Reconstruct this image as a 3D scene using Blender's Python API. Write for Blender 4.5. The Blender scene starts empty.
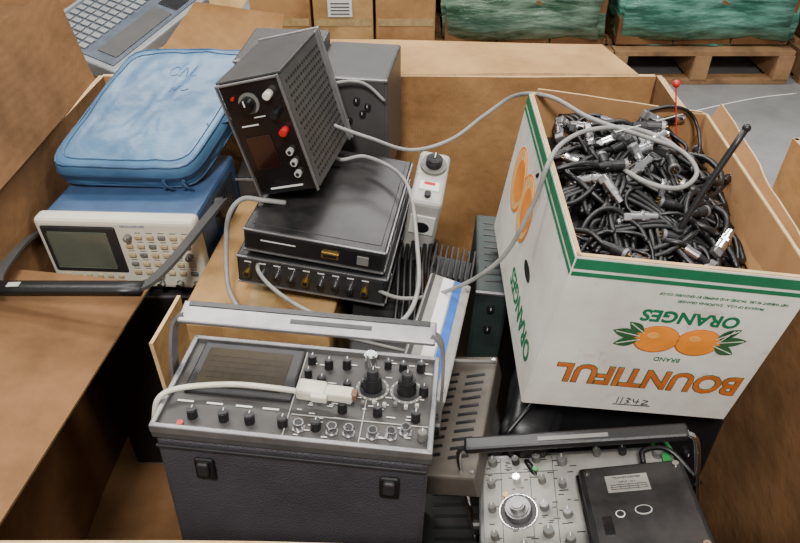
import bpy, bmesh, math, random
from mathutils import Matrix, Vector, Euler, noise
random.seed(7)
rad=math.radians
# ------------------------------------------------------------------ materials
def lin(c):
    r=[]
    for x in c:
        x=x/255.
        r.append(x/12.92 if x<=.04045 else ((x+.055)/1.055)**2.4)
    return (r[0],r[1],r[2],1)
MC={}
def mat(name,col,rough=.5,metal=0,var=.15,scale=30,bump=0,bscale=200,col2=None,coat=0,spec=.5,stretch=None,p0=.33,p1=.62):
    if name in MC: return MC[name]
    m=bpy.data.materials.new(name); m.use_nodes=True; nt=m.node_tree; N=nt.nodes; L=nt.links
    b=N['Principled BSDF']; b.inputs['Roughness'].default_value=rough; b.inputs['Metallic'].default_value=metal
    b.inputs['Coat Weight'].default_value=coat; b.inputs['Specular IOR Level'].default_value=spec
    tc=N.new('ShaderNodeTexCoord'); n=N.new('ShaderNodeTexNoise'); n.inputs['Scale'].default_value=scale; n.inputs['Detail'].default_value=6; n.inputs['Roughness'].default_value=.65
    vec=tc.outputs['Object']
    if stretch:
        mp=N.new('ShaderNodeMapping'); mp.inputs['Scale'].default_value=stretch; mp.inputs['Rotation'].default_value=(.25,.2,0); L.new(vec,mp.inputs['Vector']); vec=mp.outputs['Vector']
    L.new(vec,n.inputs['Vector'])
    r=N.new('ShaderNodeValToRGB'); c=lin(col)
    c2=lin(col2) if col2 else tuple(x*(1-var*2) for x in c[:3])+(1,)
    r.color_ramp.elements[0].position=p0; r.color_ramp.elements[1].position=p1
    r.color_ramp.elements[0].color=c2; r.color_ramp.elements[1].color=tuple(min(1,x*(1+var*.3)) for x in c[:3])+(1,)
    L.new(n.outputs['Fac'],r.inputs['Fac']); L.new(r.outputs['Color'],b.inputs['Base Color'])
    if bump:
        n2=N.new('ShaderNodeTexNoise'); n2.inputs['Scale'].default_value=bscale; n2.inputs['Detail'].default_value=3 if not stretch else 8
        L.new(vec,n2.inputs['Vector'])
        bp=N.new('ShaderNodeBump'); bp.inputs['Strength'].default_value=bump; bp.inputs['Distance'].default_value=.002 if not stretch else .03
        L.new(n2.outputs['Fac'],bp.inputs['Height']); L.new(bp.outputs['Normal'],b.inputs['Normal'])
    MC[name]=m; return m
def cardboard(name,col,dark):
    m=mat(name,col,.85,0,.15,3.5,0,col2=dark); nt=m.node_tree; N=nt.nodes; L=nt.links
    tc=[x for x in N if x.type=='TEX_COORD'][0]; b=N['Principled BSDF']
    b.inputs['Specular IOR Level'].default_value=.25
    w=N.new('ShaderNodeTexWave'); w.inputs['Scale'].default_value=45; w.inputs['Distortion'].default_value=2; w.bands_direction='X'
    L.new(tc.outputs['Object'],w.inputs['Vector'])
    n=N.new('ShaderNodeTexNoise'); n.inputs['Scale'].default_value=7; n.inputs['Detail'].default_value=7
    L.new(tc.outputs['Object'],n.inputs['Vector'])
    mx=N.new('ShaderNodeMath'); mx.operation='MULTIPLY_ADD'; mx.inputs[1].default_value=.018
    L.new(w.outputs['Fac'],mx.inputs[0]); L.new(n.outputs['Fac'],mx.inputs[2])
    bp=N.new('ShaderNodeBump'); bp.inputs['Strength'].default_value=.7; bp.inputs['Distance'].default_value=.015
    L.new(mx.outputs[0],bp.inputs['Height']); L.new(bp.outputs['Normal'],b.inputs['Normal'])
    return m
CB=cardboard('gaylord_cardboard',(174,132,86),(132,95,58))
CBD=cardboard('cardboard_dark',(128,93,61),(92,65,40))  # darker brown cardboard tone
CBE=mat('cardboard_cut_edge',(202,170,126),.9)
TAN=cardboard('carton_tan',(186,148,98),(148,113,72))
def soiled():
    m=mat('white_carton_print',(218,215,207),.6,0,.06,5,col2=(188,183,172),p0=.3,p1=.6); nt=m.node_tree; N=nt.nodes; L=nt.links
    b=N['Principled BSDF']; r=[x for x in N if x.type=='VALTORGB'][0]; tc=[x for x in N if x.type=='TEX_COORD'][0]
    n=N.new('ShaderNodeTexNoise'); n.inputs['Scale'].default_value=13; n.inputs['Detail'].default_value=9; n.inputs['Roughness'].default_value=.75; L.new(tc.outputs['Object'],n.inputs['Vector'])
    q=N.new('ShaderNodeValToRGB'); q.color_ramp.elements[0].position=.56; q.color_ramp.elements[1].position=.74; q.color_ramp.elements[0].color=(0,0,0,1); q.color_ramp.elements[1].color=(.6,.6,.6,1)
    L.new(n.outputs['Fac'],q.inputs['Fac'])
    mx=N.new('ShaderNodeMixRGB'); mx.inputs[2].default_value=lin((140,112,80)); L.new(q.outputs['Color'],mx.inputs[0]); L.new(r.outputs['Color'],mx.inputs[1]); L.new(mx.outputs[0],b.inputs['Base Color'])
    return m
WHC=soiled()
BLK=mat('black_plastic',(24,24,26),.4,bump=.1)
BLG=mat('black_gloss',(16,16,19),.25,0,.3,12,coat=.3)
BLW=mat('black_worn_metal',(50,48,48),.36,.2,.4,14,col2=(22,22,24))
RUB=mat('black_rubber_cable',(15,15,17),.4,spec=.5)
DKV=mat('dark_grey_vinyl',(62,60,66),.55,0,.12,10,bump=.9,bscale=420)
DKG=mat('dark_grey_metal',(70,69,68),.45,.1,.12,15)
DK2=mat('filler_gap_shade',(34,34,35),.5,.1)  # filler cases blackened: shade of the gaps put into their colour
MDG=mat('mid_grey_paint',(116,114,110),.5,.1,.1,12)
PNL=mat('panel_grey',(64,61,60),.5,.1,.12,20)
LTG=mat('light_grey_paint',(174,172,166),.45,0,.08,14)
SIL=mat('brushed_silver',(142,141,142),.42,.75,.12,30)
SILP=mat('silver_panel_paint',(150,148,142),.5,.15,.15,18)
CHR=mat('chrome',(214,214,216),.18,1,.05)
CRM=mat('cream_plastic',(206,201,184),.5,0,.05,10)
BTN=mat('button_beige',(178,160,124),.5)
BTD=mat('button_grey',(108,106,101),.5)
SCR=mat('crt_glass_grey',(92,96,84),.2,0,.1,8,coat=.3)
SCD=mat('crt_glass_brown',(62,54,42),.14,0,.2,9,coat=.3)
BZL=mat('bezel_dark',(40,40,42),.45)
BLU=mat('blue_painted_steel',(62,88,124),.45,.05,.12,9)
BAGM=mat('blue_vinyl_bag',(80,120,154),.38,0,.14,6,bump=.4,bscale=60,col2=(62,96,130))
BAGD=mat('blue_vinyl_piping',(48,78,112),.45)
ZIP=mat('zipper_tape_blue',(36,60,90),.7)
INK=mat('ink_dark_blue',(62,96,130),.6)
GRC=mat('grey_cable_sheath',(140,139,136),.5)
WHC2=mat('ivory_cable',(208,202,184),.5)
WHT=mat('white_mark',(218,218,214),.6,0,.02)
RED=mat('red_plastic',(190,30,34),.35)
GRN=mat('green_print',(20,106,70),.6,0,.1,20)
ORG=mat('orange_print',(232,136,38),.6,0,.14,14)
ORD=mat('orange_brown_print',(186,96,36),.6,0,.15,30)
LEAF=mat('leaf_green_print',(44,88,52),.6)
GLD=mat('brass',(200,160,80),.3,.9)
WOOD=mat('pallet_wood',(160,124,86),.8,0,.2,6,bump=.4,bscale=40,col2=(110,82,56))
CONC=mat('concrete_floor_grey',(150,150,150),.6,0,.08,3,bump=.15,bscale=30,col2=(128,128,128))
WRG=mat('green_stretch_wrap',(140,166,146),.16,0,.3,3,bump=.9,bscale=4,col2=(30,74,50),coat=.8,stretch=(1.2,1.2,6),p0=.4,p1=.74)  # pale streaks in the colour imitate highlights on the film
WRT=mat('teal_stretch_wrap',(124,186,168),.16,0,.3,3,bump=.9,bscale=4,col2=(16,84,66),coat=.8,stretch=(1.2,1.2,6),p0=.4,p1=.76)  # same painted highlight streaks, in teal
TEAL=mat('teal_grey_paint',(42,52,51),.5,.1)
VNT=mat('taupe_metal',(92,85,78),.5,.2,.15,12)
STB=mat('blue_stripe_paint',(24,92,186),.4)
PCB=mat('green_circuit_board',(40,140,70),.5)
# ------------------------------------------------------------------ builder
class B:
    def __init__(s): s.bm=bmesh.new(); s.mats=[]; s.M=Matrix()
    def mi(s,m):
        if m not in s.mats: s.mats.append(m)
        return s.mats.index(m)
    def emit(s,t,m,M=None,smooth=False):
        i=s.mi(m)
        for f in t.faces: f.material_index=i; f.smooth=smooth
        t.transform(s.M@(M or Matrix()))
        if (s.M@(M or Matrix())).determinant()<0: bmesh.ops.reverse_faces(t,faces=t.faces)
        me=bpy.data.meshes.new('t'); t.to_mesh(me); t.free(); s.bm.from_mesh(me); bpy.data.meshes.remove(me)
    def box(s,c,d,m,bev=.0,rot=(0,0,0),seg=2,smooth=False):
        t=bmesh.new(); bmesh.ops.create_cube(t,size=1); bmesh.ops.scale(t,vec=d,verts=t.verts)
        if bev: bmesh.ops.bevel(t,geom=t.edges[:],offset=bev,segments=seg,affect='EDGES',profile=.5)
        s.emit(t,m,Matrix.Translation(c)@Euler([rad(a) for a in rot]).to_matrix().to_4x4(),smooth)
    def cyl(s,c,r,h,m,r2=None,seg=20,rot=(0,0,0),bev=0):
        t=bmesh.new(); bmesh.ops.create_cone(t,cap_ends=True,segments=seg,radius1=r,radius2=r if r2 is None else r2,depth=h)
        if bev:
            e=[e for e in t.edges if abs(e.verts[0].co.z-e.verts[1].co.z)<1e-6 and e.verts[0].co.z>0]
            bmesh.ops.bevel(t,geom=e,offset=bev,segments=2,affect='EDGES')
        s.emit(t,m,Matrix.Translation(c)@Euler([rad(a) for a in rot]).to_matrix().to_4x4(),False)
    def sph(s,c,r,m,sc=(1,1,1)):
        t=bmesh.new(); bmesh.ops.create_uvsphere(t,u_segments=16,v_segments=10,radius=r)
        s.emit(t,m,Matrix.Translation(c)@Matrix.Diagonal((*sc,1)),True)
    def poly(s,pts,m,z=.0004,h=.0006):
        t=bmesh.new(); vs=[t.verts.new((p[0],p[1],z)) for p in pts]; f=t.faces.new(vs)
        r=bmesh.ops.extrude_face_region(t,geom=[f]); 
        bmesh.ops.translate(t,vec=(0,0,h),verts=[v for v in r['geom'] if isinstance(v,bmesh.types.BMVert)])
        bmesh.ops.recalc_face_normals(t,faces=t.faces); s.emit(t,m)
    def ell(s,c,rx,ry,m,z=.0004,n=32,h=.0006,rot=0):
        cr,sr=math.cos(rad(rot)),math.sin(rad(rot))
        s.poly([(c[0]+rx*math.cos(a)*cr-ry*math.sin(a)*sr,c[1]+rx*math.cos(a)*sr+ry*math.sin(a)*cr) for a in [2*math.pi*i/n for i in range(n)]],m,z,h)
    def sweep(s,pts,m,r=.003,prof=None,n=8,cat=6,closed=False):
        P=[Vector(p) for p in pts]
        if cat>1:
            Q=[]; E=[P[0]*2-P[1]]+P+[P[-1]*2-P[-2]]
            for i in range(1,len(E)-2):
                p0,p1,p2,p3=E[i-1:i+3]
                for k in range(cat):
                    t=k/cat
                    Q.append(.5*((2*p1)+(p2-p0)*t+(2*p0-5*p1+4*p2-p3)*t*t+(3*p1-p0-3*p2+p3)*t**3))
            Q.append(P[-1]); P=Q
        if not prof: prof=[(r*math.cos(2*math.pi*i/n),r*math.sin(2*math.pi*i/n)) for i in range(n)]
        t=bmesh.new(); up=Vector((0,0,1)); rings=[]; T0=(P[1]-P[0]).normalized()
        if abs(T0.dot(up))>.95: up=Vector((0,1,0))
        nrm=(up-T0*up.dot(T0)).normalized()
        for i,p in enumerate(P):
            T=(P[min(i+1,len(P)-1)]-P[max(i-1,0)]).normalized()
            nrm=(nrm-T*nrm.dot(T)); nrm=nrm.normalized() if nrm.length>1e-6 else T.orthogonal().normalized()
            bn=T.cross(nrm); rings.append([t.verts.new(p+bn*a+nrm*b) for a,b in prof])
        k=len(prof)
        for i in range(len(rings)-1):
            for j in range(k): t.faces.new((rings[i][j],rings[i][(j+1)%k],rings[i+1][(j+1)%k],rings[i+1][j]))
        t.faces.new(rings[0][::-1]); t.faces.new(rings[-1])
        bmesh.ops.recalc_face_normals(t,faces=t.faces)
        s.emit(t,m,None,k>5)
    def text(s,txt,c,size,m,rot=0,sx=1,off=0,z=.0005):
        cu=bpy.data.curves.new('tx','FONT'); cu.body=txt; cu.size=size; cu.align_x='CENTER'; cu.align_y='CENTER'; cu.extrude=.0003; cu.offset=off; cu.resolution_u=3
        o=bpy.data.objects.new('tx',cu); bpy.context.scene.collection.objects.link(o)
        dg=bpy.context.evaluated_depsgraph_get(); me=o.evaluated_get(dg).to_mesh()
        t=bmesh.new(); t.from_mesh(me); o.evaluated_get(dg).to_mesh_clear()
        bpy.data.objects.remove(o); bpy.data.curves.remove(cu)
        s.emit(t,m,Matrix.Translation((c[0],c[1],z))@Matrix.Rotation(rad(rot),4,'Z')@Matrix.Diagonal((sx,1,1,1)))
    def sheet(s,p00,p10,p11,p01,m,t=.006,amp=.006,n=14,freq=3.,edge=None):
        a,b,c,d=map(Vector,(p00,p10,p11,p01)); N=(b-a).cross(d-a).normalized()
        G=[[None]*(n+1) for _ in range(n+1)]
        for i in range(n+1):
            for j in range(n+1):
                u,v=i/n,j/n; p=a*(1-u)*(1-v)+b*u*(1-v)+c*u*v+d*(1-u)*v
                G[i][j]=p+N*amp*noise.noise(p*freq)*2
        t_=bmesh.new()
        top=[[t_.verts.new(G[i][j]+N*t/2) for j in range(n+1)] for i in range(n+1)]
        bot=[[t_.verts.new(G[i][j]-N*t/2) for j in range(n+1)] for i in range(n+1)]
        for i in range(n):
            for j in range(n):
                t_.faces.new((top[i][j],top[i+1][j],top[i+1][j+1],top[i][j+1]))
                t_.faces.new((bot[i][j],bot[i][j+1],bot[i+1][j+1],bot[i+1][j]))
        s.emit(t_,m,None,True)
        e=bmesh.new()
        per=[(i,0) for i in range(n)]+[(n,j) for j in range(n)]+[(n-i,n) for i in range(n)]+[(0,n-j) for j in range(n)]
        T=[e.verts.new(G[i][j]+N*t/2) for i,j in per]; Bt=[e.verts.new(G[i][j]-N*t/2) for i,j in per]
        for k in range(len(per)):
            q=(k+1)%len(per); e.faces.new((T[k],Bt[k],Bt[q],T[q]))
        s.emit(e,edge or CBE)
    def knob(s,x,y,r,h,m=None,skirt=None,mark=True):
        m=m or BLK
        if skirt: s.cyl((x,y,.0015),r*1.35,.003,skirt)
        s.cyl((x,y,h/2+.001),r,h,m,r2=r*.88,bev=r*.12)
        if mark: s.box((x,y+r*.45,h+.0012),(r*.16,r*.75,.0008),WHT)
    def bnc(s,x,y,r=.006,h=.012,m=None):
        s.cyl((x,y,.001),r*1.35,.002,SIL,seg=6); s.cyl((x,y,h/2),r,h,m or CHR); s.cyl((x,y,h+.0003),r*.72,.001,BLK)
    def finish(s,name,loc=(0,0,0),rot=(0,0,0)):
        me=bpy.data.meshes.new(name); s.bm.to_mesh(me); s.bm.free()
        for m in s.mats: me.materials.append(m)
        o=bpy.data.objects.new(name,me); bpy.context.scene.collection.objects.link(o)
        o.location=loc; o.rotation_euler=[rad(a) for a in rot]; return o
def frame(o,x,y):
    x=Vector(x);y=Vector(y);z=x.cross(y)
    return Matrix((( x[0],y[0],z[0],o[0]),(x[1],y[1],z[1],o[1]),(x[2],y[2],z[2],o[2]),(0,0,0,1)))
def FRONT(d,y0=None): return frame((0,-d[1]/2,0),(1,0,0),(0,0,1))
def LEFT(d): return frame((-d[0]/2,0,0),(0,-1,0),(0,0,1))
def RIGHT(d): return frame((d[0]/2,0,0),(0,1,0),(0,0,1))
def TOP(d): return frame((0,0,d[2]/2),(1,0,0),(0,1,0))
# ------------------------------------------------------------------ room
b=B(); b.box((0,3,-.05),(14,14,.1),CONC); b.finish('floor')
b=B(); b.box((0,9.1,1.9),(14,.2,4),mat('wall_paint',(150,150,146),.8)); b.finish('wall_back')
# pallets
def pallet(loc,w,d,name='wooden_pallet',rot=0,k=1):
    b=B()
    for i in range(6): b.box((0,-d/2+.05+i*(d-.1)/5,.118*k),(w,.09,.018*k),WOOD,.002)
    for i in range(3):
        b.box((-w/2+.04+i*(w-.08)/2,0,.064*k),(.04 if k==1 else .09,d,.09*k),WOOD,.002)
    for i in range(3): b.box((0,-d/2+.05+i*(d-.1)/2,.01*k),(w,.09,.018*k),WOOD,.002)
    return b.finish(name,loc,(0,0,rot))
pallet((-.05,.98,0),1.3,1.2)
# ------------------------------------------------------------------ gaylord box
Zb,Zt=.13,.95
b=B()
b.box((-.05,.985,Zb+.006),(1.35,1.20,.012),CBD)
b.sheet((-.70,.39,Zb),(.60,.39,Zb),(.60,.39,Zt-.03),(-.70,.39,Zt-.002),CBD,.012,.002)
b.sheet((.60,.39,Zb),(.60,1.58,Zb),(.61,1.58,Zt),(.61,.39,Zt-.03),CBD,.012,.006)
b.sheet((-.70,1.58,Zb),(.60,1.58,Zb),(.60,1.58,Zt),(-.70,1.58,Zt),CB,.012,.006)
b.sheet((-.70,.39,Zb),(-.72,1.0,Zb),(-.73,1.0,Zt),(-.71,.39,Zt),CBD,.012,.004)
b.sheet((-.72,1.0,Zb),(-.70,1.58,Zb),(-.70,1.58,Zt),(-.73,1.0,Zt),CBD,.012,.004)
# flaps
b.sheet((-.28,1.58,Zt),(.56,1.58,Zt),(.52,1.78,Zt+.0),(-.30,1.79,Zt+.01),TAN,.008,.004)
b.sheet((-.60,1.59,Zt),(-.30,1.59,Zt),(-.27,1.66,Zt+.115),(-.475,1.67,Zt+.14),CB,.008,.006)
b.sheet((-.71,.45,Zt),(-.71,1.56,Zt),(-.775,1.60,Zt+.19),(-.82,.5,Zt+.19),CBD,.008,.012)
b.sheet((-.712,.41,.80),(-.722,1.04,.79),(-.475,1.04,.755),(-.55,.44,.75),CBD,.008,.006)
b.sheet((.61,.45,Zt),(.61,1.56,Zt),(.72,1.54,Zt-.16),(.74,.5,Zt-.16),CB,.008,.008)
b.finish('gaylord_cardboard_box')
# ------------------------------------------------------------------ main analog oscilloscope (standing on its rear)
w,h,D=.33,.162,.40
b=B()
b.box((0,0,-D/2-.012),(w-.006,h-.004,D),DKV,.006)
b.box((0,0,-.006),(w,h,.014),DKG,.003)
for c,d in (((0,-h/2+.003,.003),(w,.007,.012)),((0,h/2-.003,.003),(w,.007,.012)),((-w/2+.003,0,.003),(.007,h,.012)),((w/2-.003,0,.003),(.007,h,.012))): b.box(c,d,SIL,.0015)
b.box((0,0,.0005),(w-.012,h-.012,.003),PNL,.0005)
b.M=Matrix.Translation((0,0,.002))
X=lambda a:(a-.5)*w
Y=lambda t:(t-.5)*h
b.box((X(.26),Y(.66),.003),(w*.41,h*.56,.006),BZL,.003)
b.box((X(.255),Y(.655),.0062),(w*.335,h*.43,.0012),SCD,.0005)
for i in range(1,8): b.box((X(.107+.037*i),Y(.655),.0070),(.0003,h*.36,.0002),BLK)
for i in range(1,6): b.box((X(.255),Y(.475+.06*i),.0070),(w*.29,.0003,.0002),BLK)
b.text('DUAL TRACE OSCILLOSCOPE',(X(.25),Y(.965)),.005,WHT)
for a in (.13,.245,.34,.46,.58): b.cyl((X(a),Y(.16),.007),.0062,.014,BLK,bev=.001); b.box((X(a),Y(.16)+.003,.0145),(.001,.004,.0006),WHT)
for a in (.08,.19,.3,.4): b.box((X(a),Y(.3),.001),(.02,.0025,.0006),WHT)
for a in (.08,.19,.3,.4): b.box((X(a),Y(.06),.001),(.014,.0018,.0006),WHT)
for a in (.52,.64,.7): b.bnc(X(a),Y(.14))
b.box((X(.47),Y(.5),.001),(.001,h*.9,.001),LTG); b.box((X(.74),Y(.5),.001),(.001,h*.9,.001),LTG)
b.box((X(.73),Y(.27),.001),(w*.5,.001,.001),LTG)
for a,t,r,hh in ((.50,.84,.006,.012),(.57,.8,.006,.014),(.64,.82,.006,.014),(.50,.68,.005,.012),(.56,.6,.006,.014),(.66,.58,.0055,.012),(.93,.86,.006,.014),(.86,.85,.0055,.012),(.8,.86,.005,.012),(.95,.6,.006,.014),(.66,.35,.006,.013),(.79,.35,.006,.014),(.93,.33,.006,.014),(.96,.16,.006,.012),(.72,.62,.0045,.01)):
    b.knob(X(a),Y(t),r,hh,BLK if random.random()<.75 else BTD)
for a in (.755,.885):
    b.cyl((X(a),Y(.61),.001),.021,.001,MDG,seg=32)
    b.knob(X(a),Y(.61),.0125,.022,BLK,BZL); b.knob(X(a),Y(.61),.0078,.032,BZL)
    for k in range(16):
        q=k*math.pi/8; b.box((X(a)+.0195*math.cos(q),Y(.61)+.0195*math.sin(q),.0016),(.0015,.0015,.0006),WHT)
b.cyl((X(.73),Y(.88),.01),.0085,.02,CHR,bev=.002)
for a,t in ((.85,.15),(.785,.14),(.9,.2)): b.bnc(X(a),Y(t))
for i in range(60):
    a=random.uniform(.49,.97); t=random.uniform(.08,.95); b.box((X(a),Y(t),.0012),(random.uniform(.004,.011),.0013,.0004),WHT)
for i in range(12):
    b.box((X(.49+.04*i),Y(.44+.02*(i%2)),.003),(.005,.005,.006),LTG if i%3 else BTD,.001)
b.cyl((X(.10),Y(.07),.003),.004,.004,RED)
b.M=Matrix()
b.M=frame((0,-h/2-.001,0),(1,0,0),(0,0,1))
for x in (-.105,.118):
    b.box((x,-.055,.002),(.024,.036,.006),BLK,.003); b.box((x,-.050,.007),(.014,.022,.008),BZL,.003)
b.box((0,-.022,.001),(w-.01,.004,.004),BZL,.001)
b.M=Matrix()
yb=.012
for sx in (-1,1):
    b.cyl((sx*(w/2+.003),yb,-.045),.014,.008,BLK,rot=(0,90,0))
rp=[(-.002,-.010),(.002,-.010),(.002,.010),(-.002,.010)]
for sg in (-1,1):
    b.sweep([(sg*x,y,z) for x,y,z in [(w/2+.006,yb,-.05),(w/2+.006,yb+.01,.02),(w/2+.003,yb+.020,.060),(w/2-.002,yb+.024,.076),(w/2-.012,yb+.027,.083)]],SIL,prof=rp,cat=5)
b.box((0,yb+.027,.083),(w-.014,.034,.006),SIL,.002,rot=(12,0,0))
b.box((0,yb+.038,.0885),(w-.03,.008,.002),BLK,.0005,rot=(12,0,0))
b.box((.03,yb+.024,.0858),(.10,.006,.001),BZL,0,rot=(12,0,0))
scope=b.finish('analog_oscilloscope',(-.120,.593,.943),(-2.6,1.6,-5.8))
b=B(); b.sweep([(-.300,.560,.93),(-.290,.569,.962),(-.266,.582,.966),(-.206,.586,.968),(-.150,.578,.970),(-.118,.572,.970)],WHC2,.0036,cat=8)
b.M=frame((-.105,.570,.975),(.98,-.17,0),(.17,.98,0))
b.box((0,0,0),(.036,.022,.018),WHC2,.004); b.box((.034,0,0),(.034,.017,.014),CRM,.003); b.box((.012,-.012,.002),(.02,.008,.01),CRM,.002); b.box((.052,0,.002),(.008,.012,.01),mat('boot_brown',(120,84,66),.6),.002)
b.finish('probe_lead_with_plug')
# ------------------------------------------------------------------ digital scope
d=(.321,.26,.162); w,_,h=d
b=B()
b.box((0,.018,0),(w-.012,d[1]-.02,h-.012),BLU,.008)
b.box((0,-d[1]/2+.012,0),(w,.036,h),CRM,.01,seg=3)
b.M=frame((0,-d[1]/2-.006,0),(1,0,0),(0,0,1))
X=lambda a:(a-.5)*w
Y=lambda t:(.5-t)*h
b.box((X(.275),Y(.42),.001),(w*.47,h*.66,.006),BZL,.004)
b.box((X(.265),Y(.42),.0045),(w*.38,h*.52,.002),SCR,.003)
b.text('OSCILLOSCOPE',(X(.62),Y(.08)),.007,INK)
for i in range(6):
    b.box((X(.275)-.055+i*.022,Y(.82),.001),(.012,.006,.005),BTN,.001)
for r in range(5):
    for c in range(6):
        if (r,c) in ((0,0),(2,5),(4,2)): b.knob(X(.58+.07*c),Y(.22+.13*r),.007,.012,BTD); continue
        b.box((X(.57+.072*c),Y(.22+.13*r),.002),(.014,.0075,.006),BTN if (r+c)%3 else BTD,.0015)
        b.box((X(.57+.072*c),Y(.22+.13*r-.055),.0005),(.012,.0015,.0006),BTD)
for a in (.60,.70,.82,.93): b.bnc(X(a),Y(.9),.006,.012)
b.knob(X(.12),Y(.92),.006,.01,BTD); b.box((X(.07),Y(.91),.003),(.012,.012,.006),LTG,.002)
b.M=Matrix()
for i in range(10): b.box((w/2-.005,-.02+i*.013,.02),(.003,.005,.07),BZL)
b.M=Matrix.Rotation(rad(6.2),4,'Z')@Matrix.Translation((.525,-1.227,-.787))
hp=[(-.011,-.003),(.011,-.003),(.011,.003),(-.011,.003)]
b.sweep([(-.345,1.18,.845),(-.340,1.145,.868),(-.362,1.08,.862),(-.400,.99,.845),(-.428,.945,.835),(-.45,.93,.832)],DKG,prof=hp,cat=5)
b.sweep([(-.705,1.18,.80),(-.715,1.10,.83),(-.712,1.0,.838),(-.705,.955,.836),(-.68,.937,.835)],DKG,prof=hp,cat=5)
b.sweep([(-.705,.940,.835),(-.57,.934,.834),(-.44,.929,.832)],BLK,prof=[(-.013,-.007),(.013,-.007),(.015,0),(.013,.007),(-.013,.007),(-.015,0)],cat=3)
b.box((-.665,.938,.8435),(.022,.012,.001),LTG)
b.cyl((-.352,1.17,.84),.02,.014,BZL,rot=(0,90,-6))
b.finish('digital_oscilloscope',(-.525,1.227,.787),(0,-2.5,-6.2))
# ------------------------------------------------------------------ blue vinyl bag: one soft zippered case
b=B(); W,Dp=.290,.325
b.M=Matrix(((1,.29,0,0),(0,1,0,0),(0,0,1,0),(0,0,0,1)))
EX=9.
def wr(x,y,z): # wrinkle field
    return .006*noise.noise(Vector((x*14,y*9,z*9)))+.004*noise.noise(Vector((x*34,y*16,2)))+.0016*noise.noise(Vector((x*80,y*40,5)))
def outl(a,w,d):
    c,s_=math.cos(a),math.sin(a); rr=(abs(c)**EX+abs(s_)**EX)**(-1/EX); return c*rr*w/2,s_*rr*d/2
NA=96
prof=[(.985,-.036),(1.012,-.028),(1.02,-.016),(1.02,-.004),(1.02,.008),(1.005,.020),(.985,.026),(.955,.0285)]
t=bmesh.new(); rings=[]
for k,z in prof:
    rg=[]
    for i in range(NA):
        a=2*math.pi*i/NA; x,y=outl(a,W*k,Dp*k)
        q=.0035*noise.noise(Vector((x*22,y*22,z*30))); rg.append(t.verts.new((x+q*math.cos(a),y+q*math.sin(a),z+(wr(x,y,0)*.5 if z>.015 else .002*noise.noise(Vector((x*20,y*20,0)))))))
    rings.append(rg)
for j in range(1,16):
    k=.955*(1-j/16.); rg=[]
    for i in range(NA):
        a=2*math.pi*i/NA; x,y=outl(a,W*k,Dp*k); m_=k/.955
        rg.append(t.verts.new((x,y,.0285+.006*(1-m_**2)+wr(x,y,0))))
    rings.append(rg)
for r0,r1 in zip(rings,rings[1:]):
    for i in range(NA): t.faces.new((r0[i],r0[(i+1)%NA],r1[(i+1)%NA],r1[i]))
t.faces.new(rings[0][::-1]); t.faces.new(rings[-1]); bmesh.ops.recalc_face_normals(t,faces=t.faces); b.emit(t,BAGM,None,True)
def loop(k,z,amp=1): return [(*outl(2*math.pi*i/NA,W*k,Dp*k),z+(wr(*outl(2*math.pi*i/NA,W*k,Dp*k),0)*.5 if z>.015 else 0)) for i in range(NA+1)]
b.sweep(loop(.992,.0255),BAGD,.0022,cat=1,n=6)
b.sweep(loop(1.023,-.004),ZIP,cat=1,prof=[(-.0015,-.005),(.0015,-.005),(.0015,.005),(-.0015,.005)])
b.sweep(loop(1.026,-.004),mat('zipper_teeth',(130,140,150),.4,.5),.0010,cat=1,n=5)
b.sweep(loop(1.008,-.029),BAGD,.0022,cat=1,n=6)
b.sweep([(x,y,z+.0012) for x,y,z in [(*outl(2*math.pi*i/NA,W*.90,Dp*.90),.0285+.006*(1-.94**2)+wr(*outl(2*math.pi*i/NA,W*.90,Dp*.90),0)) for i in range(NA+1)]],BAGD,.0009,cat=1,n=5)
for x in (.088,.128):
    b.box((x,-Dp/2-.008,-.012),(.008,.003,.024),BAGD,.001,rot=(-15,0,-25)); b.sweep([(x-.004,-Dp/2-.005,-.004),(x+.010,-Dp/2-.014,-.012),(x+.018,-Dp/2-.012,-.024)],ZIP,.0022)
b.sweep([(.125,-.05,.026),(.158,-.01,.010),(.150,.03,.022)],BAGD,prof=[(-.006,-.001),(.006,-.001),(.006,.001),(-.006,.001)],cat=5)
def scrib(pts,ox=-.055,oy=.0): b.sweep([(x+ox,y+oy,.0290+.006*(1-(2*max(abs(x+ox)/W,abs(y+oy)/Dp))**2)+wr(x+ox,y+oy,0)) for x,y in pts],INK,.0006,n=5,cat=4)
scrib([(.052,.096),(.042,.102),(.034,.09),(.042,.076),(.054,.08)])
scrib([(.060,.074),(.066,.100),(.074,.074)])
scrib([(.084,.104),(.082,.078),(.096,.076)])
scrib([(.06,.03),(.064,.044),(.072,.032),(.08,.044),(.088,.03),(.10,.036)])
b.finish('blue_carrying_case',(-.492,1.352,.960),(22.5,-1,-5))
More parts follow.
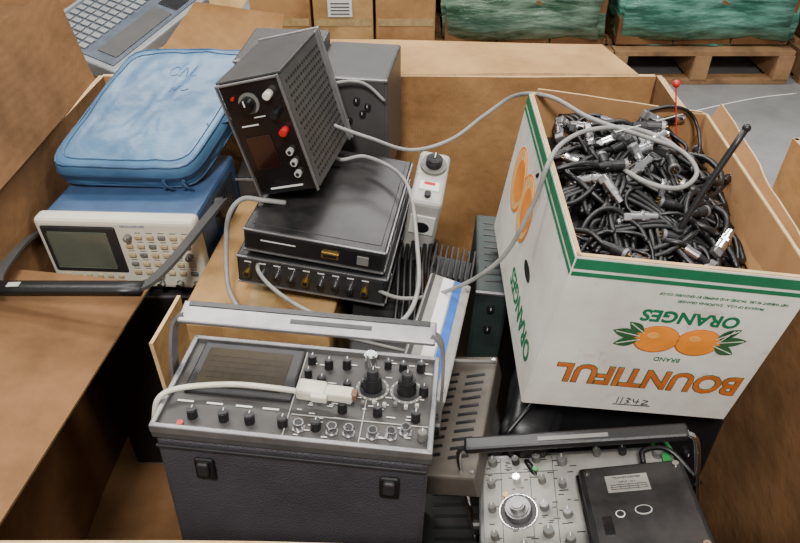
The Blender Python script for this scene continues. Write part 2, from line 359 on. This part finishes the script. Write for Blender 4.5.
# ------------------------------------------------------------------ bench power supply on top
d=(.11,.215,.205); w,_,h=d
b=B(); b.box((0,.004,0),(w,d[1]-.01,h),DKG,.003)
b.box((0,-d[1]/2+.004,0),(w-.006,.008,h-.006),BLG,.002)
b.box((0,.006,h/2+.001),(w+.004,d[1],.004),DKG,.001)
b.box((0,d[1]/2-.004,0),(w+.01,.008,h+.012),SIL,.002)
b.box((w/2+.001,d[1]/2-.012,0),(.004,.02,h+.006),SIL,.001)
b.M=FRONT(d); X=lambda a:(a-.5)*w; Y=lambda t:(.5-t)*h
for c_,d_ in (((0,h/2-.002,.001),(w,.003,.006)),((-w/2+.001,0,.001),(.003,h,.006)),((w/2-.001,0,.001),(.003,h,.006))): b.box(c_,d_,SIL,.0005)
b.knob(X(.42),Y(.18),.013,.018,BLG,MDG)
b.cyl((X(.78),Y(.13),.008),.0065,.016,CRM,bev=.001); b.cyl((X(.78),Y(.29),.008),.0065,.016,BLK,bev=.001); b.cyl((X(.82),Y(.44),.008),.0065,.016,RED,bev=.001)
b.cyl((X(.20),Y(.12),.003),.003,.005,RED)
for i,(a,t) in enumerate(((.78,.62),(.78,.72),(.78,.82))): b.cyl((X(a),Y(t),.004),.006,.008,LTG); b.cyl((X(a),Y(t),.0085),.003,.002,BLK)
b.box((X(.3),Y(.36),.001),(.03,.002,.001),WHT); b.box((X(.5),Y(.30),.001),(.02,.0015,.001),WHT)
b.box((X(.35),Y(.6),.001),(.045,.06,.002),mat('smoked_window',(34,14,16),.15,coat=.6),.001)
b.box((X(.5),Y(.93),.001),(.06,.003,.001),WHT)
b.M=RIGHT(d)
for i in range(15):
    for j in range(15): b.cyl((-.085+i*.0115+(j%2)*.005,-.085+j*.0120,.0006),.0028,.0012,BLK,seg=6)
b.finish('bench_power_supply',(-.194,1.143,1.062),(-1,-15,-11))
# ------------------------------------------------------------------ flat black instruments stacked
def flat(name,loc,rot,d,top,low):
    w,_,h=d; b=B(); b.box((0,0,0),(w,d[1],h),top,.003)
    b.box((0,.0,h/2-.001),(w-.02,d[1]-.03,.004),BLW,.001)
    b.M=FRONT(d); X=lambda a:(a-.5)*w; Y=lambda t:(.5-t)*h
    b.box((0,h/2-.002,.001),(w,.003,.004),SIL,.0005); b.box((0,-h/2+.002,.001),(w,.003,.004),SIL,.0005)
    if low:
        b.box((0,0,.001),(w-.01,h-.012,.003),BZL,.001)
        for i in range(9): b.bnc(X(.08+.098*i),Y(.5+.02*(i%2)),.0062,.014,CHR if i%4 else GLD)
        for i in range(9): b.box((X(.08+.098*i),Y(.16),.003),(.012,.002,.0006),WHT)
    else:
        b.box((0,0,.001),(w-.01,h-.012,.003),BLK,.001)
        b.box((X(.62),Y(.5),.004),(.03,.012,.006),GLD,.001); b.box((X(.62),Y(.5),.0075),(.022,.007,.001),BLK)
        b.box((X(.25),Y(.4),.003),(.06,.002,.0006),WHT); b.box((X(.85),Y(.5),.004),(.02,.018,.003),MDG,.001)
    b.M=RIGHT(d); b.box((0,h/2-.004,.001),(d[1]-.004,.004,.003),SIL,.0005); b.box((0,-h/2+.004,.001),(d[1]-.004,.004,.003),SIL,.0005)
    for i in range(2): b.cyl((-.1+.2*i,0,.001),.005,.003,CHR)
    b.finish(name,loc,rot)
flat('rack_receiver',(-.121,1.093,.908),(1,6,-9),(.242,.299,.046),BLW,False)
flat('video_switcher',(-.130,1.090,.848),(1,5,-9),(.262,.30,.060),BLK,True)
# ------------------------------------------------------------------ generic instruments
def inst(name,loc,d,rot=(0,0,0),m=DKG,pm=PNL,face='F',vents=True,handle=False):
    w,dp,h=d; b=B(); b.box((0,0,0),d,m,.005)
    for M,ww,hh in ((FRONT(d),w,h),):
        b.M=M; b.box((0,0,.001),(ww-.012,hh-.012,.004),pm,.001)
        for i in range(6): b.knob((random.random()-.5)*(ww-.06),(random.random()-.5)*max(.01,hh-.06),.007,.01)
        for c_ in ((0,hh/2-.003),(0,-hh/2+.003)): b.box((c_[0],c_[1],.002),(ww,.005,.006),SIL,.001)
    b.M=TOP(d)
    if vents:
        for i in range(int(dp/.02)-2): b.box((0,-dp/2+.03+i*.02,.0004),(w*.5,.006,.001),BLK,0)
    return b.finish(name,loc,rot)
inst('signal_generator',(-.085,1.38,.955),(.15,.19,.225),(0,0,-8),DKG,DKG,vents=False)
inst('frequency_counter',(-.235,1.40,.975),(.16,.17,.235),(2,0,-6),DKG,MDG,vents=False)
inst('amplifier_case',(-.19,1.42,.48),(.34,.18,.68),m=DK2)
inst('test_instrument',(-.50,1.24,.413),(.32,.30,.55),m=DK2,pm=DK2)
inst('test_instrument',(-.125,.60,.333),(.36,.19,.39),m=DK2)
inst('test_instrument',(-.02,1.02,.46),(.13,.38,.64),m=DK2,pm=BLK)
inst('test_instrument',(.095,.73,.38),(.17,.34,.48),m=DK2,pm=DK2)
inst('test_instrument',(.36,.90,.465),(.30,.36,.65),m=DK2,pm=BLK,vents=False)
inst('test_instrument',(.34,.60,.25),(.28,.18,.22),m=DK2)
inst('terminal_enclosure',(.158,1.05,.58),(.06,.24,.50),(0,3,-5),TEAL,TEAL)
b=B(); 
for z,hh in ((.30,.33),(.625,.31)):
    b.box((0,0,z),(.27,.42,hh),TAN,.004); b.box((0,0,z+hh/2+.0005),(.05,.42,.001),mat('packing_tape',(176,148,100),.25,coat=.5))
b.finish('cardboard_carton',(-.235,1.10,0),(0,0,-6))
b=B(); d=(.058,.13,.22); b.box((0,0,0),d,LTG,.01,seg=3); b.M=TOP(d)
b.cyl((0,.025,.003),.024,.006,MDG,seg=32); b.cyl((0,.025,.012),.015,.018,BLK,bev=.002); b.box((0,.032,.022),(.002,.012,.001),WHT)
b.box((0,-.025,.001),(.035,.02,.002),WHT); b.box((0,-.02,.0025),(.02,.006,.001),RED); b.cyl((.0,-.048,.004),.006,.008,BLK)
b.M=FRONT(d); b.box((0,.05,.001),(.045,.05,.003),WHT,.001); b.ell((0,.045),.014,.014,BLK,.003)
b.finish('dial_meter',(.046,1.13,.855),(16,8,-8))
b=B(); b.box((0,0,-.02),(.075,.08,.02),BLK,.001)
for i in range(8): b.box((-.035+i*.01,0,.003),(.003,.08,.032),BLK)
b.finish('finned_heatsink',(.092,.985,.835),(5,8,-10))
b=B(); d=(.072,.30,.08); b.box((0,0,0),d,SILP,.003); b.M=TOP(d)
b.box((.014,0,.0005),(.013,.29,.0015),STB); b.box((-.004,0,.0005),(.018,.29,.001),WHT); b.box((-.030,0,.0005),(.006,.29,.002),BZL)
for y in (-.13,.13): b.cyl((.029,y,.001),.004,.003,CHR)
b.M=RIGHT(d); b.box((0,0,.0005),(.27,.05,.002),MDG)
b.finish('rack_interface_unit',(.046,.775,.843),(-7.5,13.7,-13.5))
b=B(); d=(.100,.24,.045); b.box((0,0,0),d,VNT,.004); b.M=TOP(d)
for k in range(2):
    for i in range(11): b.box((-.022+k*.042,-.085+i*.016,.0005),(.030,.005,.0014),BLK,0,rot=(0,0,12))
for x in (-.044,.044):
    for y in (-.11,.11): b.cyl((x,y,.001),.003,.002,CHR)
b.finish('vented_power_unit',(.090,.710,.752),(1,-14,-14))
b=B(); t=bmesh.new(); bmesh.ops.create_icosphere(t,subdivisions=4,radius=1)
for v in t.verts:
    c=v.co; c=Vector([math.copysign(abs(q)**.6,q) for q in c]); v.co=Vector((c.x*.045,c.y*.09,c.z*.04))+v.co*.01*noise.noise(v.co*2.5)
b.emit(t,BLK,None,True); b.sweep([(-.03,-.08,.03),(0,-.02,.052),(.03,.06,.04)],RUB,.004); b.box((0,0,.043),(.05,.01,.004),BZL,.001)
b.finish('black_accessory_pouch',(.215,.745,.74),(8,0,-20))
# ------------------------------------------------------------------ front right instrument
w,h,D=.284,.20,.33
b=B(); oy=-.016
b.box((0,oy,-D/2),(w,h,D),MDG,.006); b.box((0,oy,.001),(w,h,.008),SIL,.003); b.box((0,oy,.0035),(w-.014,h-.014,.006),SILP,.001)
b.M=Matrix.Translation((0,0,.0065))
X=lambda a:(a-.5)*w
T=lambda t:(.5-t)*.168
b.cyl((X(.20),T(.58),.002),.026,.004,BZL,seg=32); b.knob(X(.20),T(.58),.020,.014,SIL,CHR); b.cyl((X(.20),T(.58),.020),.011,.014,SIL,bev=.002)
for a,t,r,m_ in ((.08,.10,.007,BTD),(.20,.10,.006,BLK),(.31,.08,.007,BTD),(.07,.32,.006,BTD),(.20,.28,.006,CHR),(.33,.30,.006,BTD),(.07,.55,.006,BTD),(.08,.80,.006,BTD),(.33,.55,.007,SIL),(.34,.78,.008,MDG),(.22,.90,.007,BTD),(.44,.12,.008,SIL),(.43,.35,.006,BTD),(.44,.62,.007,SIL),(.44,.85,.007,MDG),(.62,.06,.006,BTD),(.75,.06,.006,BLK),(.92,.10,.008,SIL),(.95,.35,.006,BTD)):
    b.knob(X(a),T(t),r,.012,m_)
b.cyl((X(.30),T(.18),.002),.004,.004,mat('green_lamp',(60,150,70),.3)); b.cyl((X(.14),T(.42),.002),.004,.004,mat('amber_lamp',(220,170,60),.3))
for i in range(75): b.box((X(random.uniform(.04,.5)),T(random.uniform(.02,.98)),.0005),(random.uniform(.004,.012),.0013,.0006),BLK)
for a in (.12,.27,.39): b.box((X(a),T(.5),.0004),(.0008,.15,.0006),BLK)
b.box((X(.22),T(.20),.0004),(.11,.0008,.0006),BLK)
b.box((X(.955),T(.3),.004),(.012,.075,.008),PCB,.001)
b.sweep([(X(.90),T(.02),.004),(X(.94),T(.0),.018),(X(.99),T(.15),.012),(X(1.02),T(.35),-.01)],PCB,.0028)
b.M=Matrix()
for sx in (-1,1): b.cyl((sx*(w/2+.006),-.01,-.03),.014,.012,BLK,rot=(0,90,0))
arm=[(-(w/2+.012),-.02,-.05),(-(w/2+.014),.0,.02),(-(w/2+.013),.014,.11),(-(w/2-.002),.018,.128)]
b.sweep(arm,CHR,.004,cat=5); b.sweep([(-x,y,z) for x,y,z in arm],CHR,.004,cat=5)
b.box((0,.018,.130),(w+.004,.022,.012),BLK,.004); b.box((.0,.017,.1365),(.09,.006,.001),MDG)
b.finish('portable_signal_tester',(.254,.580,.730),(4,-12,-5))
d=(.142,.165,.045); b=B(); b.box((0,0,0),d,BLK,.005); b.box((0,0,.004),(d[0]+.008,d[1]+.008,.006),BLG,.002); b.M=TOP(d)
b.box((0,.0,.0008),(d[0]-.012,d[1]-.012,.003),BLW,.001)
for x in (-.06,.06):
    for y in (-.07,.07): b.cyl((x,y,.003),.0045,.003,CHR)
b.box((-.01,.042,.0028),(.056,.031,.0012),SILP,.0004)
b.text('TRANSFORMER',(-.01,.052),.0055,BLK,z=.0036); b.text('INPUT 115 V',(-.01,.044),.004,BLK,z=.0036)
for i in range(3): b.box((-.01,.039-.004*i,.0037),(.046,.0006,.0003),BLK)
for i in range(5): b.box((-.032+i*.0115,.035,.0037),(.0005,.010,.0003),BLK)
b.ell((.0,-.008),.011,.008,LTG,.0024,24,.001); b.ell((.0,-.008),.0095,.0065,BLK,.003,24,.001)
b.ell((-.03,-.012),.006,.006,WHT,.0024,20,.001); b.ell((-.03,-.012),.0048,.0048,BLK,.003,20,.001)
b.box((-.048,-.03,.003),(.012,.03,.002),BLG)
b.sweep([(.02,.085,-.005),(.025,.10,.005),(.06,.10,0),(.09,.06,-.03)],RUB,.004)
b.finish('transformer_box',(.320,.525,.776),(-12,-12,-2))
# ------------------------------------------------------------------ orange carton
w,D,h=.299,.413,.272; t=.005
b=B(); d=(w,D,h); CI=mat('carton_inner_brown',(160,118,76),.85,0,.12,12)
def wall(c,dd,outer,inner,axis,sgn):
    b.box(c,dd,inner)
    o=list(c); q=list(dd); o[axis]+=sgn*(dd[axis]/2+.0006); q[axis]=.0012; b.box(o,q,outer)
wall((0,-D/2+t/2,0),(w,t,h),WHC,CI,1,-1); wall((0,D/2-t/2,0),(w,t,h),WHC,CI,1,1)
wall((-w/2+t/2,0,0),(t,D,h),WHC,CI,0,-1); wall((w/2-t/2,0,0),(t,D,h),WHC,CI,0,1)
b.box((0,0,-h/2+t/2),(w,D,t),CI)
b.sheet((-w/2+.01,D/2-.008,h/2-.1),(w/2-.01,D/2-.008,h/2-.1),(w/2-.01,D/2-.004,h/2+.004),(-w/2+.01,D/2-.006,h/2+.012),CI,.003,.003,freq=14)
b.sheet((w/2-.006,-D/2+.01,h/2-.08),(w/2-.006,D/2-.01,h/2-.08),(w/2+.012,D/2-.01,h/2+.025),(w/2+.004,-D/2+.01,h/2+.006),CI,.003,.004,freq=14)
for c_,d_ in (((0,-D/2+t/2,h/2+.0008),(w,t,.002)),((-w/2+t/2,0,h/2+.0008),(t,D,.002)),((0,D/2-t/2,h/2+.0008),(w,t,.002)),((w/2-t/2,0,h/2+.0008),(t,D,.002))): b.box(c_,d_,CBE)
Ff=FRONT(d)@Matrix.Translation((0,0,.0013)); b.M=Ff
b.poly([(-w/2,h/2-.002),(w/2,h/2-.002),(w/2,h/2-.017),(-w/2,h/2-.017)][::-1],GRN)
b.poly([(-w/2,h/2-.022),(w/2,h/2-.022),(w/2,h/2-.028),(-w/2,h/2-.028)][::-1],GRN)
b.text('NET WEIGHT 40 LBS.  PACKED AND SHIPPED BY GROWERS CO-OP',(.05,.093),.0055,GRN,180)
b.text('PRODUCE OF U.S.A.   CALIFORNIA ORANGES',(.05,.083),.0055,GRN,180)
b.text('ORANGES',(.022,.056),.027,GRN,180,1.05,.0008)
for cx in (-.008,.048):
    b.ell((cx,.014),.0305,.0245,ORD,.0003,32,.0006); b.ell((cx,.0145),.029,.023,ORG,.0008,32,.0006); b.ell((cx-.007,.021),.008,.005,mat('orange_light',(246,170,80),.55),.0013)
def leaf(cx,cy,l,wd,rot):
    cr,sr=math.cos(rad(rot)),math.sin(rad(rot)); p=[]
    for i in range(12):
        a=i/11; p.append((a*l,wd*math.sin(math.pi*a)))
    for i in range(1,11):
        a=1-i/11; p.append((a*l,-wd*math.sin(math.pi*a)))
    b.poly([(cx+x*cr-y*sr,cy+x*sr+y*cr) for x,y in p][::-1],LEAF,.0011,.0005)
    b.poly([(cx+x*cr-y*sr,cy+x*sr+y*cr) for x,y in ((0,-.0006),(l*.9,-.0006),(l*.9,.0006),(0,.0006))],WHC,.0017,.0003)
for a in ((-.032,.018,.038,.008,170),(-.030,.012,.034,.008,200),(-.028,.024,.03,.007,145),(.072,.018,.038,.008,12),(.070,.012,.034,.008,-22),(.068,.024,.034,.007,38),(.074,.020,.028,.005,60)): leaf(*a)
b.text('BRAND',(.020,-.022),.011,GRN,180)
b.text('BOUNTIFUL',(.010,-.062),.050,LEAF,180,.97,.0022)
b.text('BOUNTIFUL',(.010,-.062),.050,ORD,180,.97,.0010,z=.0010)
def scr(pts): b.sweep([(x,y,.001) for x,y in pts],BLK,.0007,n=4,cat=3)
x0=-.018
for k,p in enumerate([[(0,.006),(0,-.006)],[(.006,.006),(.006,-.006)],[(.012,.006),(.018,.004),(.013,0),(.018,-.003),(.012,-.006)],[(.022,.005),(.024,-.001),(.032,0)],[(.029,.005),(.029,-.006)],[(.036,.004),(.044,.002),(.036,-.005),(.046,-.005)]]): scr([(x0+q,-.112+r) for q,r in p])
scr([(x0-.004,-.121),(x0+.05,-.120)])
Fl=LEFT(d)@Matrix.Translation((0,0,.0013)); b.M=Fl
b.poly([(-D/2,h/2-.002),(D/2,h/2-.002),(D/2,h/2-.017),(-D/2,h/2-.017)][::-1],GRN)
b.poly([(-D/2,h/2-.022),(D/2,h/2-.022),(D/2,h/2-.028),(-D/2,h/2-.028)][::-1],GRN)
b.text('ORANGES',(.080,-.080),.043,GRN,180,.95,.001)
for cx in (-.125,-.045):
    b.ell((cx,.022),.047,.056,ORG,.0003,36,.0006); b.ell((cx,.022),.043,.052,mat('orange_pale_print',(236,180,112),.55),.0009,36,.0004)
    b.ell((cx+.01,.026),.030,.036,ORG,.0013,36,.0004)
b.ell((.055,-.02),.024,.010,BLK,.0002,24,.0005)
b.M=Matrix()
b.finish('orange_fruit_carton',(.341,.872,.966),(3,7,0))
# cable heap in carton (local space)
b=B()
def hz(x,y): return .054+.045*max(0,1-(x/.17)**2-(y/.22)**2)+.02*noise.noise(Vector((x*14,y*14,3)))+ .035*(y/.2)
n=26; tb=bmesh.new(); bmesh.ops.create_grid(tb,x_segments=n,y_segments=n,size=.5)
for v in tb.verts:
    x,y=v.co.x*.275,v.co.y*.385; v.co=Vector((x,y,hz(x,y)-.02))
b.emit(tb,RUB,None,True)
b.box((0,0,-.055),(.27,.385,.15),RUB)
def plug(e,dv,r,L,tip=CHR):
    q=dv.to_track_quat('Z','Y').to_matrix().to_4x4(); sv=b.M; b.M=Matrix.Translation(e)@q
    b.cyl((0,0,L*.2),r*.6,L*.5,RUB,r2=r*.9,seg=14); b.cyl((0,0,L*.65),r,L*.5,BLK if tip!=CHR else CHR,seg=18,bev=r*.1); b.cyl((0,0,L*.93),r*1.12,L*.12,tip,seg=18); b.cyl((0,0,L),r*.8,.001,BLK,seg=18)
    for k in range(3): b.cyl((r*.4*math.cos(k*2.1),r*.4*math.sin(k*2.1),L+.002),r*.1,.004,GLD,seg=6)
    b.M=sv
for i in range(88):
    strand=i%4==1
    if strand: # long runs crossing the pile, in parallel pairs
        a0=random.uniform(0,6.28); p=Vector((random.uniform(-.06,.06),random.uniform(-.1,.1),0)); dv=Vector((math.cos(a0),math.sin(a0),0)); side=Vector((-dv.y,dv.x,0)); cv=random.uniform(-.06,.06)
        base=[]
        for k in range(7):
            s_=(k-3)*.045; q=p+dv*s_+side*(cv*math.cos(k*.8)); base.append(q)
        for off in range(random.choice((1,2,3))):
            pts=[]
            for k,q in enumerate(base):
                X_=max(-.135,min(.135,q.x+side.x*off*.009)); Y_=max(-.192,min(.192,q.y+side.y*off*.009)); pts.append((X_,Y_,hz(X_,Y_)+.014+.008*math.sin(k*1.3+i)))
            b.sweep(pts,RUB,.0042,n=6,cat=4)
    else:
        cx,cy=random.uniform(-.10,.10),random.uniform(-.155,.155); r=random.uniform(.025,.08); el=random.uniform(.25,.9); ro=random.uniform(0,6.28); sw=random.uniform(2.0,7.0); a0=random.uniform(0,6.28); lay=random.uniform(-.006,.03); ti=random.uniform(-.35,.35)
        pts=[]; m_=max(4,int(sw/.45))
        for k in range(m_+1):
            a=a0+sw*k/m_; rr=r*(1+.12*math.sin(a*.7+i)); x=rr*math.cos(a); y=rr*el*math.sin(a)
            X_=cx+x*math.cos(ro)-y*math.sin(ro); Y_=cy+x*math.sin(ro)+y*math.cos(ro); X_=max(-.135,min(.135,X_)); Y_=max(-.192,min(.192,Y_))
            pts.append((X_,Y_,hz(X_,Y_)+lay+ti*x+.004*math.sin(3*a)))
        b.sweep(pts,RUB,random.choice((.003,.0038,.0048)),n=6,cat=3)
    if i%3==0:
        e=Vector(pts[-1]); dv=(e-Vector(pts[-2])).normalized(); dv.z*=.3; e.z+=.006
        plug(e,dv.normalized(),.0075,.034,CHR if i%2 else SIL)
for (x,y,ax,ay,r,L) in ((.085,-.170,.8,-.5,.0105,.045),(.035,-.178,.9,-.2,.009,.040),(.112,-.13,.3,-.9,.009,.04),(-.03,-.165,.9,.1,.009,.042),(-.085,-.12,.6,-.6,.008,.036),(-.04,.07,.7,.5,.009,.045),(-.07,.02,.9,.1,.008,.04),(.0,.12,.8,-.1,.010,.045)):
    zz=hz(x,y)+.034; plug(Vector((x,y,zz)),Vector((ax,ay,.1)).normalized(),r,L,SIL)
    b.sweep([(x,y,zz),(x-ax*.03,y-ay*.03,zz+.004),(x-ax*.06-.01,y-ay*.06,zz-.01),(x-ax*.09,y-ay*.08+.02,zz-.035)],RUB,.004,n=6)
for i in range(20):
    x,y=(random.uniform(-.11,.05),random.uniform(-.03,.16)) if i<15 else (random.uniform(-.1,.11),random.uniform(-.16,-.05)); sv=b.M
    b.M=Matrix.Translation((x,y,hz(x,y)+.030))@Euler((random.uniform(0,3),random.uniform(0,3),random.uniform(0,3))).to_matrix().to_4x4()
    b.cyl((0,0,0),.008,.024,CHR); b.cyl((0,0,.018),.006,.012,CHR); b.cyl((0,0,.004),.0095,.004,CHR,seg=6); b.box((0,0,-.016),(.014,.011,.012),SIL,.002); b.M=sv
b.finish('tangled_coax_cables',(.341,.872,.966),(3,7,0))
b=B(); b.sweep([(.372,.772,1.06),(.395,.785,1.115),(.436,.805,1.20)],BLK,.0045,cat=4); b.sph((.436,.805,1.20),.0055,BLK); b.cyl((.372,.772,1.06),.008,.02,BLK)
b.finish('rubber_antenna')
# ------------------------------------------------------------------ loose cables
def cable(name,pts,m=GRC,r=.0042): b=B(); b.sweep(pts,m,r,n=10,cat=8); return b.finish(name)
cable('grey_cable',[(-.150,1.19,.985),(-.117,1.175,.952),(-.067,1.185,.952),(-.009,1.136,.95),(.018,1.066,.945),(.028,.956,.92),(.028,.849,.90),(.000,.785,.89),(-.061,.785,.88),(-.140,.819,.88),(-.205,.885,.87),(-.241,.938,.87),(-.240,.972,.87)],r=.0036)
cable('grey_cable',[(-.15,1.19,1.03),(-.113,1.172,1.02),(-.055,1.167,1.00),(.018,1.121,1.00),(.089,1.121,1.02),(.149,1.137,1.06),(.198,1.129,1.10),(.236,1.033,1.14),(.288,.980,1.13),(.356,.943,1.12),(.409,.916,1.11),(.421,.869,1.10),(.383,.826,1.10),(.340,.842,1.10),(.312,.922,1.09)],r=.0034)
cable('grey_cable',[(-.10,.985,.85),(-.066,.949,.84),(0,.900,.84),(.081,.873,.88),(.149,.834,.97),(.186,.830,1.07),(.200,.836,1.13),(.227,.880,1.14),(.280,.940,1.13),(.347,.966,1.12),(.397,.947,1.11),(.423,.904,1.10)],r=.0034)
cable('grey_cable',[(-.20,1.04,.94),(-.239,1.033,.95),(-.273,1.037,.95),(-.296,1.023,.93),(-.308,1.012,.88),(-.304,.960,.82),(-.277,.910,.80)],r=.0045)
cable('grey_cable',[(-.077,.782,.86),(0,.766,.85),(.076,.755,.84),(.148,.770,.82)],m=MDG,r=.003)
cable('grey_cable',[(-.14,1.27,1.06),(-.09,1.262,1.07),(-.06,1.262,1.06),(-.03,1.262,1.03)],r=.003)
for i in range(7):
    ox=.004+i*.011
    cable('black_cable',[(ox,1.22,.70),(ox+.003,1.12,.80+.01*(i%3)),(ox-.006,1.02,.83-.008*(i%2)),(ox-.01,.93,.80),(ox-.02,.86,.74)],RUB,.004)
cable('black_cable',[(.20,.70,.60),(.19,.66,.72),(.21,.60,.70),(.19,.55,.6)],RUB,.005)
cable('twine_string',[(.315,.933,1.13),(.5,1.1,1.085),(.72,1.34,1.0),(.915,1.525,.93)],WHT,.0009)
b=B(); b.sweep([(.428,.985,1.10),(.420,1.0,1.15),(.418,1.009,1.17)],RED,.0012,n=5,cat=2); b.sph((.418,1.009,1.172),.006,RED); b.finish('marker_pin')
b=B(); b.sheet((-.320,.66,.70),(-.318,.76,.70),(-.318,.77,.955),(-.322,.655,.97),TAN,.005,.003,8); b.finish('cardboard_divider')
# ------------------------------------------------------------------ background
def wrapped(name,loc,d,m,rot=0):
    b=B(); nx,nz=3,4
    for i in range(nx):
        for k in range(nz): b.box((-d[0]/2+d[0]*(i+.5)/nx,0,d[2]*(k+.5)/nz),(d[0]/nx-.01,d[1]-.05,d[2]/nz-.01),CBD,.004)
    t=bmesh.new(); bmesh.ops.create_cube(t,size=1); bmesh.ops.scale(t,vec=d,verts=t.verts); bmesh.ops.bevel(t,geom=t.edges[:],offset=.04,segments=3,affect='EDGES')
    bmesh.ops.subdivide_edges(t,edges=t.edges[:],cuts=9,use_grid_fill=True)
    for v in t.verts: p=v.co.copy(); v.co+=Vector((noise.noise(p*6),noise.noise(Vector((p.x*5,p.y*5,p.z*12))+Vector((5,0,0))),0))*.05
    b.emit(t,m,Matrix.Translation((0,0,d[2]/2)),True)
    return b.finish(name,loc,(0,0,rot))
for x in (1.67,.68,-.30,2.75): pallet((x,4.28,0),1.0,1.05,k=1.5)
wrapped('wrapped_pallet_load',(1.67,4.30,.195),(.96,.98,1.0),WRT); wrapped('wrapped_pallet_load',(.68,4.30,.195),(.88,.98,1.0),WRG)
wrapped('wrapped_pallet_load',(2.75,4.30,.195),(.96,.98,1.0),WRG)
b=B()
for i in range(3):
    for k in range(3):
        b.box((-.34+i*.335,0,.135+k*.265),(.32,.95,.255),TAN if (i+k)%2 else CB,.005); b.box((-.34+i*.335,-.477,.135+k*.265),(.30,.002,.04),mat('packing_tape',(188,160,110),.3))
b.box((-.02,-.482,.21),(.13,.004,.09),WHT)
for i in range(4): b.box((-.02,-.485,.235-.018*i),(.10,.002,.005),BLK)
b.finish('stacked_cardboard_boxes',(-.30,4.28,.20))
def gaylord2(loc,w,d,h,name,rot=0):
    b=B()
    b.sheet((-w/2,-d/2,0),(w/2,-d/2,0),(w/2,-d/2,h),(-w/2,-d/2,h),CB,.012,.01); b.sheet((w/2,-d/2,0),(w/2,d/2,0),(w/2,d/2,h),(w/2,-d/2,h),CB,.012,.01)
    b.sheet((-w/2,d/2,0),(w/2,d/2,0),(w/2,d/2,h),(-w/2,d/2,h),CB,.012,.01); b.sheet((-w/2,-d/2,0),(-w/2,d/2,0),(-w/2,d/2,h),(-w/2,-d/2,h),CB,.012,.01)
    b.box((0,0,h-.14),(w-.04,d-.04,.02),CBD)
    b.sheet((w/2,-d/2,h),(w/2,d/2,h),(w/2+.1,d/2,h-.1),(w/2+.1,-d/2,h-.1),TAN,.008,.006)
    return b.finish(name,loc,(0,0,rot))
gaylord2((-1.25,2.45,0),1.1,1.0,.85,'gaylord_cardboard_box')
gaylord2((1.37,.95,0),1.0,.9,.88,'gaylord_cardboard_box')
b=B(); CH=mat('chassis_grey',(132,134,136),.45,.2,.1,12)
b.box((0,0,0),(.34,.42,.05),CH,.006); b.box((0,0,.026),(.30,.38,.004),mat('panel_bluegrey',(84,92,104),.4,.3),.001)
for r in range(13):
    for c in range(5): b.box((-.12+c*.034,-.165+r*.027,.030),(.028,.019,.006),CH,.002)
b.box((.10,-.04,.029),(.07,.24,.003),DKG,.001); b.box((.10,.13,.029),(.07,.06,.003),BLG,.001)
b.finish('keyboard_console',(-.84,2.13,.89),(14,8,-28))
# ------------------------------------------------------------------ lights / camera
def area(n,loc,rot,sx,sy,e,col=(1,1,1)):
    l=bpy.data.lights.new(n,'AREA'); l.shape='RECTANGLE'; l.size=sx; l.size_y=sy; l.energy=e; l.color=col
    o=bpy.data.objects.new(n,l); o.location=loc; o.rotation_euler=[rad(a) for a in rot]; bpy.context.scene.collection.objects.link(o)
area('front_key_light',(-1.2,2.6,4.2),(-12,-12,0),2.4,.5,130,(1,.97,.91))
area('front_key_light',(1.2,1.2,4.2),(0,12,0),2.4,.5,95,(1,.97,.91))
area('front_key_light',(.5,5.5,4.2),(0,0,0),3,1,170,(1,.98,.94))
area('front_key_light',(-.2,-.9,3.2),(25,0,0),.5,.5,115,(1,.96,.90))  # added flash-like key light above and behind the camera, no ceiling fixture
wd=bpy.data.worlds.new('w'); bpy.context.scene.world=wd; wd.use_nodes=True; wd.node_tree.nodes['Background'].inputs[0].default_value=(1,.99,.97,1); wd.node_tree.nodes['Background'].inputs[1].default_value=.42
cam=bpy.data.cameras.new('camera'); cam.sensor_width=36; cam.lens=31.5; cam.clip_start=.02
co=bpy.data.objects.new('camera',cam); co.location=(0,0,1.6); co.rotation_euler=(rad(52),0,0); bpy.context.scene.collection.objects.link(co); bpy.context.scene.camera=co
